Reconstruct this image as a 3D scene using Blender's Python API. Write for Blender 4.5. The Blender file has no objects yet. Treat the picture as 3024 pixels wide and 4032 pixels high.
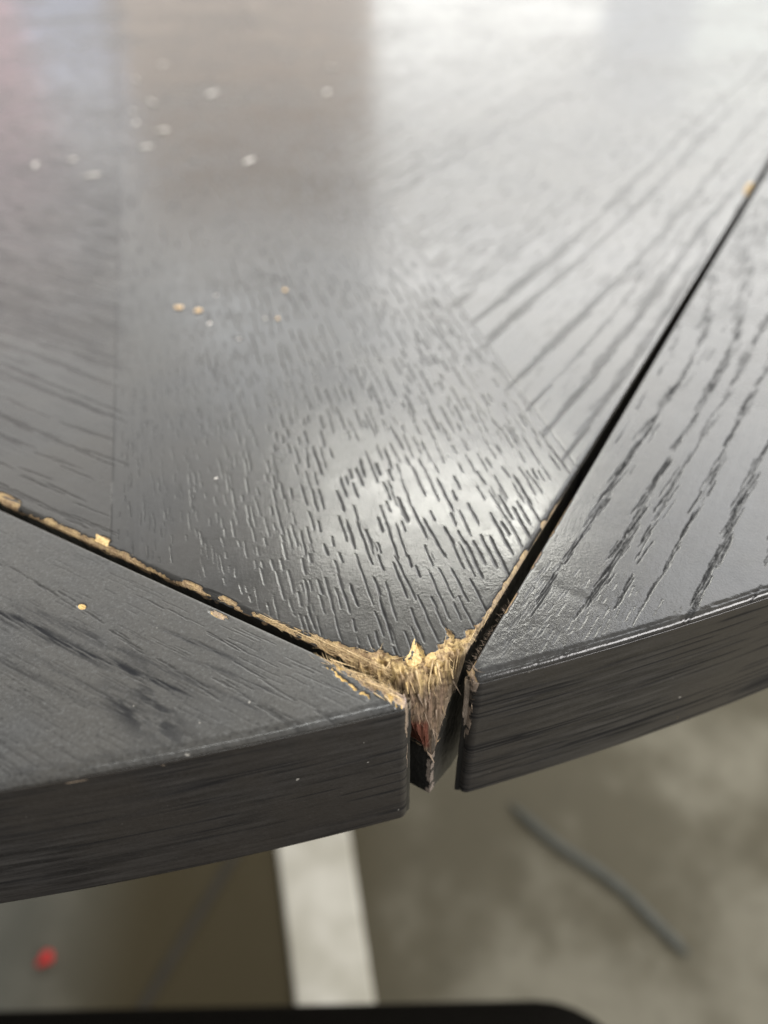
import bpy, math, random
import numpy as np
from mathutils import Matrix, Vector

# ------------------------------------------------------------------ camera
random.seed(4); rng = np.random.default_rng(7)
S = bpy.context.scene
TH, RO = 0.7380, -0.0204                 # pitch below the horizon, roll (radians)
TOP = 0.750                              # table top height (m)
CAMZ = TOP + 0.080
co, si = math.cos(RO), math.sin(RO)
ax = Vector((co, si*math.sin(TH), si*math.cos(TH)))
ay = Vector((-si, co*math.sin(TH), co*math.cos(TH)))
az_ = ax.cross(ay)
cam = bpy.data.cameras.new('camera')
cam.sensor_fit = 'VERTICAL'; cam.sensor_height = 36.0; cam.lens = 26.0
cam.clip_start = 0.005; cam.clip_end = 50
cam.dof.use_dof = True; cam.dof.focus_distance = 0.103; cam.dof.aperture_fstop = 10.5
camo = bpy.data.objects.new('camera', cam); S.collection.objects.link(camo)
M4 = Matrix((ax, ay, az_)).transposed().to_4x4(); M4.translation = Vector((0, 0, CAMZ))
camo.matrix_world = M4
S.camera = camo
S.render.resolution_x = 768; S.render.resolution_y = 1024

# ------------------------------------------------------------------ light
W = bpy.data.worlds.new('World'); S.world = W; W.use_nodes = True
bg = W.node_tree.nodes['Background']
bg.inputs[0].default_value = (1.0, .985, .96, 1); bg.inputs[1].default_value = 0.56
S.view_settings.view_transform = 'Standard'; S.view_settings.look = 'None'
S.view_settings.exposure = 0; S.view_settings.gamma = 1

def lamp(name, az, el, dist, w, h, rad, col):
    """area lamp seen from the table corner at azimuth az, elevation el (deg); rad = radiance"""
    a, e = math.radians(az), math.radians(el)
    d = Vector((math.sin(a)*math.cos(e), math.cos(a)*math.cos(e), math.sin(e)))
    l = bpy.data.lights.new(name, 'AREA'); l.shape = 'RECTANGLE'; l.size = w; l.size_y = h
    l.color = col; l.energy = rad*math.pi*w*h
    o = bpy.data.objects.new(name, l); S.collection.objects.link(o)
    o.location = Vector((0, .06, TOP)) + d*dist
    o.rotation_euler = d.to_track_quat('Z', 'Y').to_euler()
    return o
def wall_lamp(name, x0, x1, z0, z1, rad, col, y=3.0):
    """upright lit panel standing y metres ahead; z in metres above the table top"""
    w, h = x1-x0, z1-z0
    l = bpy.data.lights.new(name, 'AREA'); l.shape = 'RECTANGLE'; l.size = w; l.size_y = h
    l.color = col; l.energy = rad*math.pi*w*h
    o = bpy.data.objects.new(name, l); S.collection.objects.link(o)
    o.location = ((x0+x1)/2, y, TOP+(z0+z1)/2); o.rotation_euler = (math.radians(90), 0, 0)
    o.rotation_euler = Vector((0, 1, 0)).to_track_quat('Z', 'Y').to_euler()
    return o
# bright windows ahead on the right, a dimmer warm wall on the left, coloured displays far left
wall_lamp('window_lamp', .0, 2.6, 1.10, 2.50, 5.1, (1, .99, .96))
wall_lamp('window_lamp', 2.6, 5.2, .60, 2.50, 6.8, (1, .99, .98))
wall_lamp('lower_window_lamp', .0, .78, .15, 1.10, 1.85, (1, .99, .95))
wall_lamp('lower_window_lamp', .78, 2.6, .62, 1.10, 2.2, (1, .99, .95))
wall_lamp('shaded_sill_lamp', .78, 1.10, .15, .62, 1.0, (.93, .96, 1))
wall_lamp('sill_lamp', 1.10, 2.6, .15, .62, 1.45, (.96, 1, .95))
wall_lamp('right_leaf_fill_lamp', 1.4, 5.2, 2.50, 5.2, 5.0, (.97, .98, 1))  # unseen panel added to brighten the right leaf
wall_lamp('warm_wall_lamp', -.90, .0, .15, 1.15, .55, (1, .76, .57))
wall_lamp('upper_wall_lamp', -3.2, .0, 1.15, 2.8, 1.8, (1, .985, .95))
wall_lamp('left_leaf_fill_lamp', -3.4, -1.1, 3.0, 4.6, 1.6, (1, .985, .95))  # unseen panel added to lift the left leaf
wall_lamp('cool_wall_lamp', -.85, .0, 1.15, 2.0, 1.2, (.90, .96, 1), y=2.99)
wall_lamp('pale_wall_lamp', -1.22, -.90, .56, 1.15, 1.15, (1, .95, .88))
wall_lamp('far_left_wall_lamp', -2.6, -1.22, .80, 1.15, .8, (1, .84, .86))
wall_lamp('blue_display_lamp', -1.20, -.90, .28, .56, 1.15, (.62, .70, 1))
wall_lamp('pink_display_lamp', -2.0, -1.20, .15, .80, .95, (1, .60, .68))
lamp('ceiling_panel_lamp', 5.8, 42.0, 2.2, .80, .16, 33.0, (1, .99, .90))
lamp('overhead_tube_lamp', 150, 76, 2.2, 1.3, .40, 10.0, (.98, 1, .97))
lamp('rear_right_lamp', 125, 20, 2.6, 1.4, 1.0, 16.0, (1, .97, .95))

# ------------------------------------------------------------------ helpers
C0 = Vector((-0.00090, 0.05236, 0))      # where the round rim passes the corner
AZ = math.radians(-13.928)
Lv = np.array([math.sin(AZ-math.pi/4), math.cos(AZ-math.pi/4)])
Qv = np.array([math.sin(AZ+math.pi/4), math.cos(AZ+math.pi/4)])
R = 546.9; CC = R/math.sqrt(2)           # circle radius and centre in (L,Q) mm
THK = 30.5
def to_world(L, Q, z):
    """table coordinates in mm (L along the left joint, Q along the right joint, z above the top)"""
    L, Q, z = np.broadcast_arrays(L, Q, z)
    p = np.empty(L.shape+(3,))
    p[..., 0] = C0.x + (L*Lv[0]+Q*Qv[0])/1000
    p[..., 1] = C0.y + (L*Lv[1]+Q*Qv[1])/1000
    p[..., 2] = TOP + z/1000
    return p
def hsh(i, j, s):
    n = (i.astype(np.int64)*374761393 + j.astype(np.int64)*668265263 + s*982451653) & 0x7fffffff
    n = ((n ^ (n >> 13))*1274126177) & 0x7fffffff
    return ((n ^ (n >> 16)) & 0xffff)/65535.
def vn(x, y, s=0):
    x, y = np.broadcast_arrays(np.asarray(x, float), np.asarray(y, float))
    i, j = np.floor(x), np.floor(y); u, v = x-i, y-j
    u = u*u*(3-2*u); v = v*v*(3-2*v)
    return (hsh(i, j, s)*(1-u)*(1-v)+hsh(i+1, j, s)*u*(1-v)+hsh(i, j+1, s)*(1-u)*v+hsh(i+1, j+1, s)*u*v)
def fbm(x, y, s=0, o=3):
    r = 0; a = .5; t = 0
    for k in range(o):
        r = r+a*vn(x*2**k, y*2**k, s+k*17); t += a; a *= .5
    return r/t
def ss(a, b, x):
    t = np.clip((x-a)/(b-a), 0, 1); return t*t*(3-2*t)
def tag(o, label=None, cat=None, group=None, kind=None):
    if label: o['label'] = label
    if cat: o['category'] = cat
    if group: o['group'] = group
    if kind: o['kind'] = kind
    return o
def empty(name, loc):
    o = bpy.data.objects.new(name, None); S.collection.objects.link(o); o.location = loc
    o.empty_display_size = .05
    return o
def mesh_obj(name, V, F, mat, parent=None, smooth=True, attrs=None, uv=None, origin=None):
    """V (n,3) world coordinates, F (m,4) quads or list of faces"""
    V = np.asarray(V, float).reshape(-1, 3)
    org = np.zeros(3)
    if origin is not None: org = np.array(origin, float)
    elif parent is not None: org = np.array(ROOT.get(parent.name, (0, 0, 0)), float)
    me = bpy.data.meshes.new(name)
    Vl = (V-org).astype(np.float32)
    if isinstance(F, np.ndarray):
        n, k = F.shape
        me.vertices.add(len(Vl)); me.vertices.foreach_set('co', Vl.ravel())
        me.loops.add(n*k); me.loops.foreach_set('vertex_index', F.astype(np.int32).ravel())
        me.polygons.add(n); me.polygons.foreach_set('loop_start', np.arange(0, n*k, k, dtype=np.int32))
        me.update(calc_edges=True)
    else:
        me.from_pydata([tuple(v) for v in Vl], [], F); me.update()
    if smooth: me.polygons.foreach_set('use_smooth', np.ones(len(me.polygons), bool))
    for nm, a in (attrs or {}).items():
        a = np.asarray(a, np.float32)
        if a.ndim == 1:
            at = me.attributes.new(nm, 'FLOAT', 'POINT'); at.data.foreach_set('value', a)
        else:
            a4 = np.ones((len(a), 4), np.float32); a4[:, :3] = a
            at = me.attributes.new(nm, 'FLOAT_COLOR', 'POINT'); at.data.foreach_set('color', a4.ravel())
    if uv is not None:
        vi = np.empty(len(me.loops), np.int32); me.loops.foreach_get('vertex_index', vi)
        l = me.uv_layers.new(name='grain'); l.data.foreach_set('uv', np.asarray(uv, np.float32)[vi].ravel())
    if mat: me.materials.append(mat)
    o = bpy.data.objects.new(name, me); S.collection.objects.link(o)
    if parent is not None:
        o.parent = parent
        o.matrix_parent_inverse = Matrix.Identity(4)
        ROOT[o.name] = tuple(org)
    else:
        o.location = org; ROOT[o.name] = tuple(org)
    return o
ROOT = {}
def grid_faces(n, m, flip=False, mask=None):
    i = np.arange(n-1)[:, None]*m + np.arange(m-1)[None, :]
    F = np.stack([i, i+m, i+m+1, i+1], -1)
    if flip: F = F[..., ::-1]
    if mask is not None: return F[mask]
    return F.reshape(-1, 4)
def compact(V, F, arrs):
    u, inv = np.unique(F, return_inverse=True)
    return V[u], inv.reshape(F.shape), [a[u] for a in arrs]

# ------------------------------------------------------------------ materials
def newmat(name):
    m = bpy.data.materials.new(name); m.use_nodes = True
    nt = m.node_tree; b = nt.nodes['Principled BSDF']
    return m, nt, b
def node(nt, t, **k):
    n = nt.nodes.new(t)
    for a, v in k.items():
        if a.startswith('i_'):
            n.inputs[a[2:].replace('_', ' ')].default_value = v
        else: setattr(n, a, v)
    return n
def math_(nt, op, a, b=None, clamp=False):
    n = nt.nodes.new('ShaderNodeMath'); n.operation = op; n.use_clamp = clamp
    for k, v in ((0, a), (1, b)):
        if v is None: continue
        if isinstance(v, (int, float)): n.inputs[k].default_value = v
        else: nt.links.new(v, n.inputs[k])
    return n.outputs[0]
def mix_(nt, f, a, b):
    n = nt.nodes.new('ShaderNodeMix'); n.data_type = 'RGBA'
    for k, v in ((0, f), (6, a), (7, b)):
        if isinstance(v, (int, float)): n.inputs[k].default_value = v
        elif isinstance(v, tuple): n.inputs[k].default_value = (*v[:3], 1)
        else: nt.links.new(v, n.inputs[k])
    return n.outputs[2]
def ramp_(nt, x, a, b, lo=0., hi=1.):
    n = nt.nodes.new('ShaderNodeMapRange'); n.interpolation_type = 'SMOOTHSTEP'
    nt.links.new(x, n.inputs[0])
    for k, v in zip((1, 2, 3, 4), (a, b, lo, hi)): n.inputs[k].default_value = v
    return n.outputs[0]
def noise_(nt, vec, sx, sy, sz=1, det=2, rough=.5, off=0):
    mp = nt.nodes.new('ShaderNodeMapping'); mp.inputs['Scale'].default_value = (sx, sy, sz)
    mp.inputs['Location'].default_value = (off, off*.7, off*.3)
    nt.links.new(vec, mp.inputs[0])
    n = nt.nodes.new('ShaderNodeTexNoise'); n.inputs['Scale'].default_value = 1
    n.inputs['Detail'].default_value = det; n.inputs['Roughness'].default_value = rough
    nt.links.new(mp.outputs[0], n.inputs['Vector'])
    return n.outputs[0]

def painted(name, base=(.029, .0288, .0282), rough=.165, pores=1.0, streak=.0, band=False, peel=1.0, spec=.5, grit=.35, specks=.0):
    """black open-pored stain and lacquer over wood. UV 'grain' in metres: v runs along the grain.
    point attributes: pore (cavity), bare (paint worn away), wood (colour of the bare wood), stain"""
    m, nt, b = newmat(name)
    uv = node(nt, 'ShaderNodeUVMap', uv_map='grain').outputs[0]
    tc = node(nt, 'ShaderNodeTexCoord').outputs['Object']
    at = lambda n: node(nt, 'ShaderNodeAttribute', attribute_name=n)
    pore, bare, far, stain = at('pore').outputs['Fac'], at('bare').outputs['Fac'], at('far').outputs['Fac'], at('stain').outputs['Fac']
    wood = at('wood').outputs['Color']
    # base colour: faint mottling along the grain
    g1 = noise_(nt, uv, 900, 60, det=3, rough=.6)
    g2 = noise_(nt, tc, 45, 45, 45, det=4, rough=.6, off=3)
    c = mix_(nt, ramp_(nt, g1, .35, .7), tuple(x*(.62 if streak > .5 else .78) for x in base), tuple(x*(1.6 if streak > .5 else 1.25) for x in base))
    c = mix_(nt, ramp_(nt, g2, .35, .65), c, tuple(x*1.12 for x in (base[0]*1.05, base[1], base[2]*.92)))
    g3 = noise_(nt, tc, 1900, 1900, 1900, det=3, rough=.7, off=23)
    c = mix_(nt, math_(nt, 'MULTIPLY', ramp_(nt, g3, .50, .72), .8*grit), c, tuple(x*2.0 for x in base))
    c = mix_(nt, math_(nt, 'MULTIPLY', ramp_(nt, g3, .46, .28), .8*grit), c, tuple(x*.4 for x in base))
    c = mix_(nt, math_(nt, 'MULTIPLY', stain, .85), c, (.006, .0065, .0085))
    # small procedural pores where the modelled ones give out
    fp = noise_(nt, uv, 1500, 95, det=2, rough=.5, off=9)
    fpm = math_(nt, 'MULTIPLY', ramp_(nt, fp, .56, .65), math_(nt, 'MULTIPLY', far, pores))
    pt = math_(nt, 'MAXIMUM', pore, math_(nt, 'MULTIPLY', fpm, .6))
    c = mix_(nt, math_(nt, 'MULTIPLY', pt, .9), c, (.006, .0062, .007))
    # bare wood
    f1 = noise_(nt, uv, 7000, 900, det=3, rough=.65, off=5)
    f2 = noise_(nt, tc, 1800, 1800, 1800, det=4, rough=.7, off=1)
    wc = mix_(nt, ramp_(nt, f1, .3, .7), (.35, .30, .25), (1.0, 1.0, 1.0))
    mm = nt.nodes.new('ShaderNodeMix'); mm.data_type = 'RGBA'; mm.blend_type = 'MULTIPLY'; mm.inputs[0].default_value = .55
    nt.links.new(wood, mm.inputs[6]); nt.links.new(wc, mm.inputs[7])
    edge = math_(nt, 'ADD', bare, math_(nt, 'MULTIPLY', math_(nt, 'SUBTRACT', f2, .5), .35))
    bm = ramp_(nt, edge, .42, .56)
    c = mix_(nt, bm, c, mm.outputs[2])
    dn_ = noise_(nt, tc, 900, 900, 900, det=1, rough=.4, off=31)
    dn2 = noise_(nt, tc, 70, 70, 70, det=2, off=17)
    dm = math_(nt, 'MULTIPLY', ramp_(nt, dn_, .785, .81), math_(nt, 'MULTIPLY', ramp_(nt, dn2, .42, .6), specks))
    c = mix_(nt, math_(nt, 'MULTIPLY', dm, .8), c, (.42, .40, .36))
    nt.links.new(c, b.inputs['Base Color'])
    # roughness: handling smudges, matt pores, matt wood
    sm = noise_(nt, tc, 22, 22, 22, det=5, rough=.65, off=7)
    sm2 = noise_(nt, tc, 220, 220, 220, det=3, rough=.7, off=2)
    r = math_(nt, 'ADD', ramp_(nt, sm, .3, .7, rough-.05, rough+.09), ramp_(nt, sm2, .3, .75, -.02, .05))
    r = math_(nt, 'ADD', r, math_(nt, 'MULTIPLY', stain, .10))
    r = math_(nt, 'ADD', r, math_(nt, 'MULTIPLY', pt, .3))
    r = math_(nt, 'MAXIMUM', r, math_(nt, 'MULTIPLY', bm, .8), True)
    gl_ = at('gloss').outputs['Fac']
    r = math_(nt, 'MULTIPLY', r, math_(nt, 'SUBTRACT', 1.0, math_(nt, 'MULTIPLY', gl_, .55)))
    nt.links.new(r, b.inputs['Roughness'])
    sp = math_(nt, 'MULTIPLY', math_(nt, 'SUBTRACT', 1.0, math_(nt, 'MULTIPLY', pt, ramp_(nt, far, 0, 1, .85, .62))), spec)
    sp = math_(nt, 'MULTIPLY', sp, math_(nt, 'SUBTRACT', 1.0, math_(nt, 'MULTIPLY', bm, .8)))
    sp = math_(nt, 'MULTIPLY', sp, math_(nt, 'SUBTRACT', 1.0, math_(nt, 'MULTIPLY', stain, .5)))
    nt.links.new(sp, b.inputs['Specular IOR Level'])
    # relief
    h1 = noise_(nt, tc, 2600, 2600, 2600, det=3, rough=.6, off=4)      # lacquer speckle
    h2 = noise_(nt, tc, 760, 760, 760, det=3, rough=.55, off=6)        # orange peel
    h3 = noise_(nt, uv, 1300, 110, det=3, rough=.6, off=8)             # fibre
    hh = math_(nt, 'ADD', math_(nt, 'MULTIPLY', h1, .62*peel), math_(nt, 'MULTIPLY', h2, .55*peel))
    hh = math_(nt, 'ADD', hh, math_(nt, 'MULTIPLY', h3, .30+streak))
    hh = math_(nt, 'SUBTRACT', hh, math_(nt, 'MULTIPLY', fpm, .5))
    hb = math_(nt, 'MULTIPLY', math_(nt, 'ADD', f1, f2), math_(nt, 'MULTIPLY', bm, 5.0))
    hh = math_(nt, 'ADD', hh, hb)
    bp = node(nt, 'ShaderNodeBump'); bp.inputs['Strength'].default_value = 1; bp.inputs['Distance'].default_value = 3.2e-5
    nt.links.new(hh, bp.inputs['Height']); nt.links.new(bp.outputs[0], b.inputs['Normal'])
    return m
M_TOP = painted('black_lacquered_oak')
M_PANL = painted('black_lacquered_oak_dull', base=(.031, .030, .0285), rough=.23)
M_PANR = painted('black_lacquered_oak_bright', base=(.036, .036, .0345), rough=.16)
M_LEAFR = painted('black_lacquered_oak_coarse', rough=.22, peel=1.35)
M_LEAFL = painted('black_stained_veneer_worn', base=(.046, .046, .045), grit=1.0, specks=.8, rough=.28, pores=.5, peel=.9)
M_BAND = painted('black_edge_band', specks=.7, base=(.025, .0235, .0222), rough=.36, streak=1.3, peel=.7, spec=.4)
M_WALL = painted('joint_edge_paint', base=(.015, .015, .0145), rough=.32, peel=1.6, spec=.5)

def wood_mat(name, col, col2, rough=.75, sub=.0):
    m, nt, b = newmat(name)
    tc = node(nt, 'ShaderNodeTexCoord').outputs['Object']
    a = noise_(nt, tc, 2500, 2500, 900, det=4, rough=.65)
    nt.links.new(mix_(nt, ramp_(nt, a, .3, .7), col, col2), b.inputs['Base Color'])
    b.inputs['Roughness'].default_value = rough; b.inputs['Specular IOR Level'].default_value = .25
    bp = node(nt, 'ShaderNodeBump'); bp.inputs['Distance'].default_value = 5e-5
    nt.links.new(a, bp.inputs['Height']); nt.links.new(bp.outputs[0], b.inputs['Normal'])
    return m
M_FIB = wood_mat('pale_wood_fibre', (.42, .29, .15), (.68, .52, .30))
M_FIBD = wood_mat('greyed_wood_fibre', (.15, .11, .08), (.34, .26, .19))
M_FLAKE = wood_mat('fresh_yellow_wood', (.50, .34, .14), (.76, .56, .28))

# ------------------------------------------------------------------ floor
def floor_mat():
    m, nt, b = newmat('patchy_concrete')
    tc = node(nt, 'ShaderNodeTexCoord').outputs['Object']
    a = noise_(nt, tc, 4.2, 4.2, 1, det=4, rough=.55, off=12)
    a2 = noise_(nt, tc, 11, 11, 1, det=4, rough=.6, off=2)
    a3 = noise_(nt, tc, 60, 60, 1, det=5, rough=.65, off=2)
    f = math_(nt, 'ADD', math_(nt, 'MULTIPLY', a, .65), math_(nt, 'MULTIPLY', a2, .35))
    c = mix_(nt, ramp_(nt, f, .42, .60), (.074, .065, .042), (.152, .140, .105))
    c = mix_(nt, ramp_(nt, a3, .45, .8, 0, .35), c, (.05, .045, .03))
    # broad dark brown band left of the painted line
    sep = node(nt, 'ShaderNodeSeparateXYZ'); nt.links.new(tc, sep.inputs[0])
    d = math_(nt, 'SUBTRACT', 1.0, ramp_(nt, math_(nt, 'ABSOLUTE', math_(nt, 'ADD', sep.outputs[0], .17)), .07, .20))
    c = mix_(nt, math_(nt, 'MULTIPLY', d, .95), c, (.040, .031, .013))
    d2 = ramp_(nt, math_(nt, 'MULTIPLY', sep.outputs[0], -1.0), .25, .42)
    c = mix_(nt, math_(nt, 'MULTIPLY', d2, .6), c, (.088, .092, .082))
    nt.links.new(c, b.inputs['Base Color'])
    b.inputs['Roughness'].default_value = .7; b.inputs['Specular IOR Level'].default_value = .25
    bp = node(nt, 'ShaderNodeBump'); bp.inputs['Distance'].default_value = .0008
    nt.links.new(a3, bp.inputs['Height']); nt.links.new(bp.outputs[0], b.inputs['Normal'])
    return m
n = 61
gx, gy = np.meshgrid(np.linspace(-3, 3, n), np.linspace(-3, 3, n), indexing='ij')
V = np.stack([gx, gy, (fbm(gx*3, gy*3, 5)-.5)*.002], -1)
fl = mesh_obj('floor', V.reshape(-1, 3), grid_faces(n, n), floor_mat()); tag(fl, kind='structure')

m, nt, b = newmat('white_floor_paint')
tc = node(nt, 'ShaderNodeTexCoord').outputs['Object']
a = noise_(nt, tc, 14, 14, 5, det=5, rough=.6)
nt.links.new(mix_(nt, ramp_(nt, a, .3, .72), (.37, .35, .285), (.55, .53, .46)), b.inputs['Base Color'])
b.inputs['Roughness'].default_value = .6
M_LINE = m
# the line: a slightly proud strip, edges running through the points seen in the photo
def strip(p0, p1, w0, w1, z, th, k=40):
    P0, P1 = np.array(p0), np.array(p1); t = np.linspace(0, 1, k)[:, None]
    c = P0+(P1-P0)*t; d = (P1-P0)/np.linalg.norm(P1-P0); nn = np.array([-d[1], d[0]])
    w = (w0+(w1-w0)*t)/2*(1+.02*(vn(t*30, 0*t, 4)-.5))
    A, B = c+nn*w, c-nn*w
    V = []
    for k2 in range(k):
        V += [(*A[k2], z), (*(A[k2]*.97+B[k2]*.03), z+th), (*(B[k2]*.97+A[k2]*.03), z+th), (*B[k2], z)]
    F = [(a*4+j, a*4+j+1, a*4+4+j+1, a*4+4+j) for a in range(k-1) for j in range(3)]
    return V, F
V, F = strip((-.135, .62), (-.028, .06), .094, .068, .0025, .0030)
o = mesh_obj('floor_line', V, F, M_LINE, origin=(-.08, .34, 0), smooth=False)
tag(o, 'pale off-white strip on the concrete floor, seen below the table edge', 'floor line')

def tube(pts, rad, k=8, taper=None):
    pts = np.array(pts, float); n = len(pts)
    T = np.gradient(pts, axis=0); T /= np.linalg.norm(T, axis=1)[:, None]+1e-12
    up = np.array([0, 0, 1.]); A = np.cross(T, up); bad = np.linalg.norm(A, axis=1) < 1e-3
    A[bad] = np.cross(T[bad], [1., 0, 0]); A /= np.linalg.norm(A, axis=1)[:, None]; B = np.cross(A, T)
    a = np.linspace(0, 2*np.pi, k, endpoint=False)
    r = rad*np.ones(n) if taper is None else rad*np.asarray(taper)
    V = pts[:, None, :]+r[:, None, None]*(np.cos(a)[None, :, None]*A[:, None, :]+np.sin(a)[None, :, None]*B[:, None, :])
    F = [(i*k+j, i*k+(j+1) % k, (i+1)*k+(j+1) % k, (i+1)*k+j) for i in range(n-1) for j in range(k)]
    F += [tuple(range(k))[::-1], tuple((n-1)*k+j for j in range(k))]
    return V.reshape(-1, 3), F
def spline(P, n):
    P = np.array(P, float); t = np.linspace(0, len(P)-1, n); out = []
    for x in t:
        i = min(int(x), len(P)-2); u = x-i
        p0, p1, p2, p3 = P[max(i-1, 0)], P[i], P[i+1], P[min(i+2, len(P)-1)]
        out.append(.5*((2*p1)+(-p0+p2)*u+(2*p0-5*p1+4*p2-p3)*u*u+(-p0+3*p1-3*p2+p3)*u**3))
    return np.array(out)
m, nt, b = newmat('dark_rubber'); b.inputs['Base Color'].default_value = (.046, .048, .038, 1); b.inputs['Roughness'].default_value = .6
tcr = node(nt, 'ShaderNodeTexCoord').outputs['Object']; nzr = noise_(nt, tcr, 90, 90, 90)
nt.links.new(ramp_(nt, nzr, .3, .7, .5, .75), b.inputs['Roughness'])
V, F = tube(spline([(.140, .402, .0085), (.183, .357, .0085), (.221, .328, .0085), (.247, .304, .0085), (.272, .272, .0085), (.294, .244, .0085)], 30), .0056, 10,
            np.clip(np.minimum(np.arange(30)+1.5, 30.5-np.arange(30))/4, .3, 1))
V[:, 2] = .0045+(V[:, 2]-.0085)*.35
o = mesh_obj('rubber_strip', V, F, m, origin=(.14, .40, 0))
tag(o, 'thin dark cord-like strip lying diagonally on the floor', 'cord')
# faint floor joint, a groove filled with dirt
m, nt, b = newmat('joint_dirt')
tcj = node(nt, 'ShaderNodeTexCoord').outputs['Object']; nzj = noise_(nt, tcj, 40, 40, 40)
nt.links.new(mix_(nt, nzj, (.018, .015, .010), (.040, .034, .022)), b.inputs['Base Color']); b.inputs['Roughness'].default_value = .9
V, F = strip((-.10, .50), (-.30, .09), .010, .010, .0016, .0006)
o = mesh_obj('floor_joint', V, F, m, smooth=False); tag(o, kind='structure')
# red scrap
m, nt, b = newmat('red_plastic')
tcp = node(nt, 'ShaderNodeTexCoord').outputs['Object']; nzp = noise_(nt, tcp, 120, 120, 120)
nt.links.new(mix_(nt, nzp, (.42, .008, .008), (.60, .015, .012)), b.inputs['Base Color']); b.inputs['Roughness'].default_value = .45
V, F = [], []
for i in range(6):
    for j in range(12):
        th, ph = math.pi*(i+.5)/6, 2*math.pi*j/12
        rr = .0068*(1+.30*math.sin(3*ph+i)+.25*math.sin(2*ph))
        V.append((-.348+rr*math.sin(th)*math.cos(ph), .252+rr*math.sin(th)*math.sin(ph), .006+.005*math.cos(th)))
F = [(i*12+j, (i+1)*12+j, (i+1)*12+(j+1) % 12, i*12+(j+1) % 12) for i in range(5) for j in range(12)]
F += [tuple(range(12)), tuple(60+j for j in range(12))[::-1]]
o = mesh_obj('red_scrap', V, F, m, origin=(-.348, .252, 0)); tag(o, 'small bright red scrap on the floor at lower left', 'scrap')

# ------------------------------------------------------------------ chair under the camera
m, nt, b = newmat('black_vinyl')
tcv = node(nt, 'ShaderNodeTexCoord').outputs['Object']; nzv = noise_(nt, tcv, 160, 160, 160, det=3)
nt.links.new(mix_(nt, nzv, (.005, .0045, .0035), (.008, .007, .0055)), b.inputs['Base Color']); b.inputs['Roughness'].default_value = .7; b.inputs['Specular IOR Level'].default_value = .03
bp = node(nt, 'ShaderNodeBump'); bp.inputs['Distance'].default_value = .0004
nt.links.new(nzv, bp.inputs['Height']); nt.links.new(bp.outputs[0], b.inputs['Normal'])
M_SEAT = m
m, nt, b = newmat('black_metal'); b.inputs['Roughness'].default_value = .4; b.inputs['Metallic'].default_value = .6
tcm = node(nt, 'ShaderNodeTexCoord').outputs['Object']; nzm = noise_(nt, tcm, 300, 300, 300)
nt.links.new(mix_(nt, nzm, (.018, .018, .018), (.03, .03, .03)), b.inputs['Base Color'])
M_METAL = m
def rounded_slab(x0, x1, y0, y1, r, z0, z1, e=.012):
    V, F = [], []; ring = []
    for cx_, cy_, a0 in ((x1-r, y1-r, 0), (x0+r, y1-r, 90), (x0+r, y0+r, 180), (x1-r, y0+r, 270)):
        for k in range(9):
            a = math.radians(a0+k*90/8); ring.append((cx_, cy_, math.cos(a), math.sin(a)))
    lev = [(-e, z0)]+[(-e+e*math.sin(t), z0+e-e*math.cos(t)) for t in np.linspace(0, math.pi/2, 5)[1:]]
    lev += [(-e+e*math.cos(t), z1-e+e*math.sin(t)) for t in np.linspace(0, math.pi/2, 6)]+[(-e*3, z1+.002), (-e*8, z1+.006)]
    for off, z in lev:
        for cx_, cy_, c_, s_ in ring:
            rr = r+off
            V.append((cx_+c_*rr, cy_+s_*rr, z))
    k = len(ring)
    F = [(i*k+j, i*k+(j+1) % k, (i+1)*k+(j+1) % k, (i+1)*k+j) for i in range(len(lev)-1) for j in range(k)]
    F += [tuple(range(k))[::-1], tuple((len(lev)-1)*k+j for j in range(k))]
    return V, F
ch = empty('chair', (-.13, -.12, 0)); ROOT[ch.name] = (-.13, -.12, 0)
tag(ch, 'black seat of a chair with a rounded corner, blurred at the bottom edge', 'chair')
V, F = rounded_slab(-.345, .108, -.33, .0975, .045, .405, .460, .020); mesh_obj('seat', V, F, M_SEAT, ch)
for x in (-.31, .055):
    for y in (-.29, .05):
        V, F = tube([(x, y, .418), (x, y, .2), (x, y, .0025)], .012, 12); mesh_obj('leg', V, F, M_METAL, ch)
for x in (-.31, .055):
    V, F = tube([(x, -.29, .12), (x, -.1, .12), (x, .05, .12)], .007, 8); mesh_obj('stretcher', V, F, M_METAL, ch)

# ------------------------------------------------------------------ the table
root = empty('round_table', (float(to_world(CC, CC, 0)[0]), float(to_world(CC, CC, 0)[1]), 0))
ROOT[root.name] = tuple(root.location)
tag(root, 'black round drop-leaf oak table with a splintered corner where the leaves meet', 'table')

def spacing(start, end, fine, n_fine, mid, n_mid, growth):
    x = [start]; d = fine
    for i in range(n_fine): x.append(x[-1]+fine)
    for i in range(n_mid): x.append(x[-1]+mid)
    d = mid
    while x[-1] < end: d = min(d*growth, 9); x.append(x[-1]+d)
    return np.array(x)
L0, Q0 = -5.8, 3.5
gL = spacing(L0, 779, .12, 170, .18, 400, 1.0155)
gQ = spacing(Q0, 779, .12, 190, .18, 400, 1.0155)
NL, NQ = len(gL), len(gQ)
LL, QQ = np.meshgrid(gL, gQ, indexing='ij')
cellL = np.gradient(gL)[:, None]; cellQ = np.gradient(gQ)[None, :]
cell = np.maximum(np.broadcast_to(cellL, LL.shape), np.broadcast_to(cellQ, LL.shape))
H = np.zeros(LL.shape); P = np.zeros(LL.shape)

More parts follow.
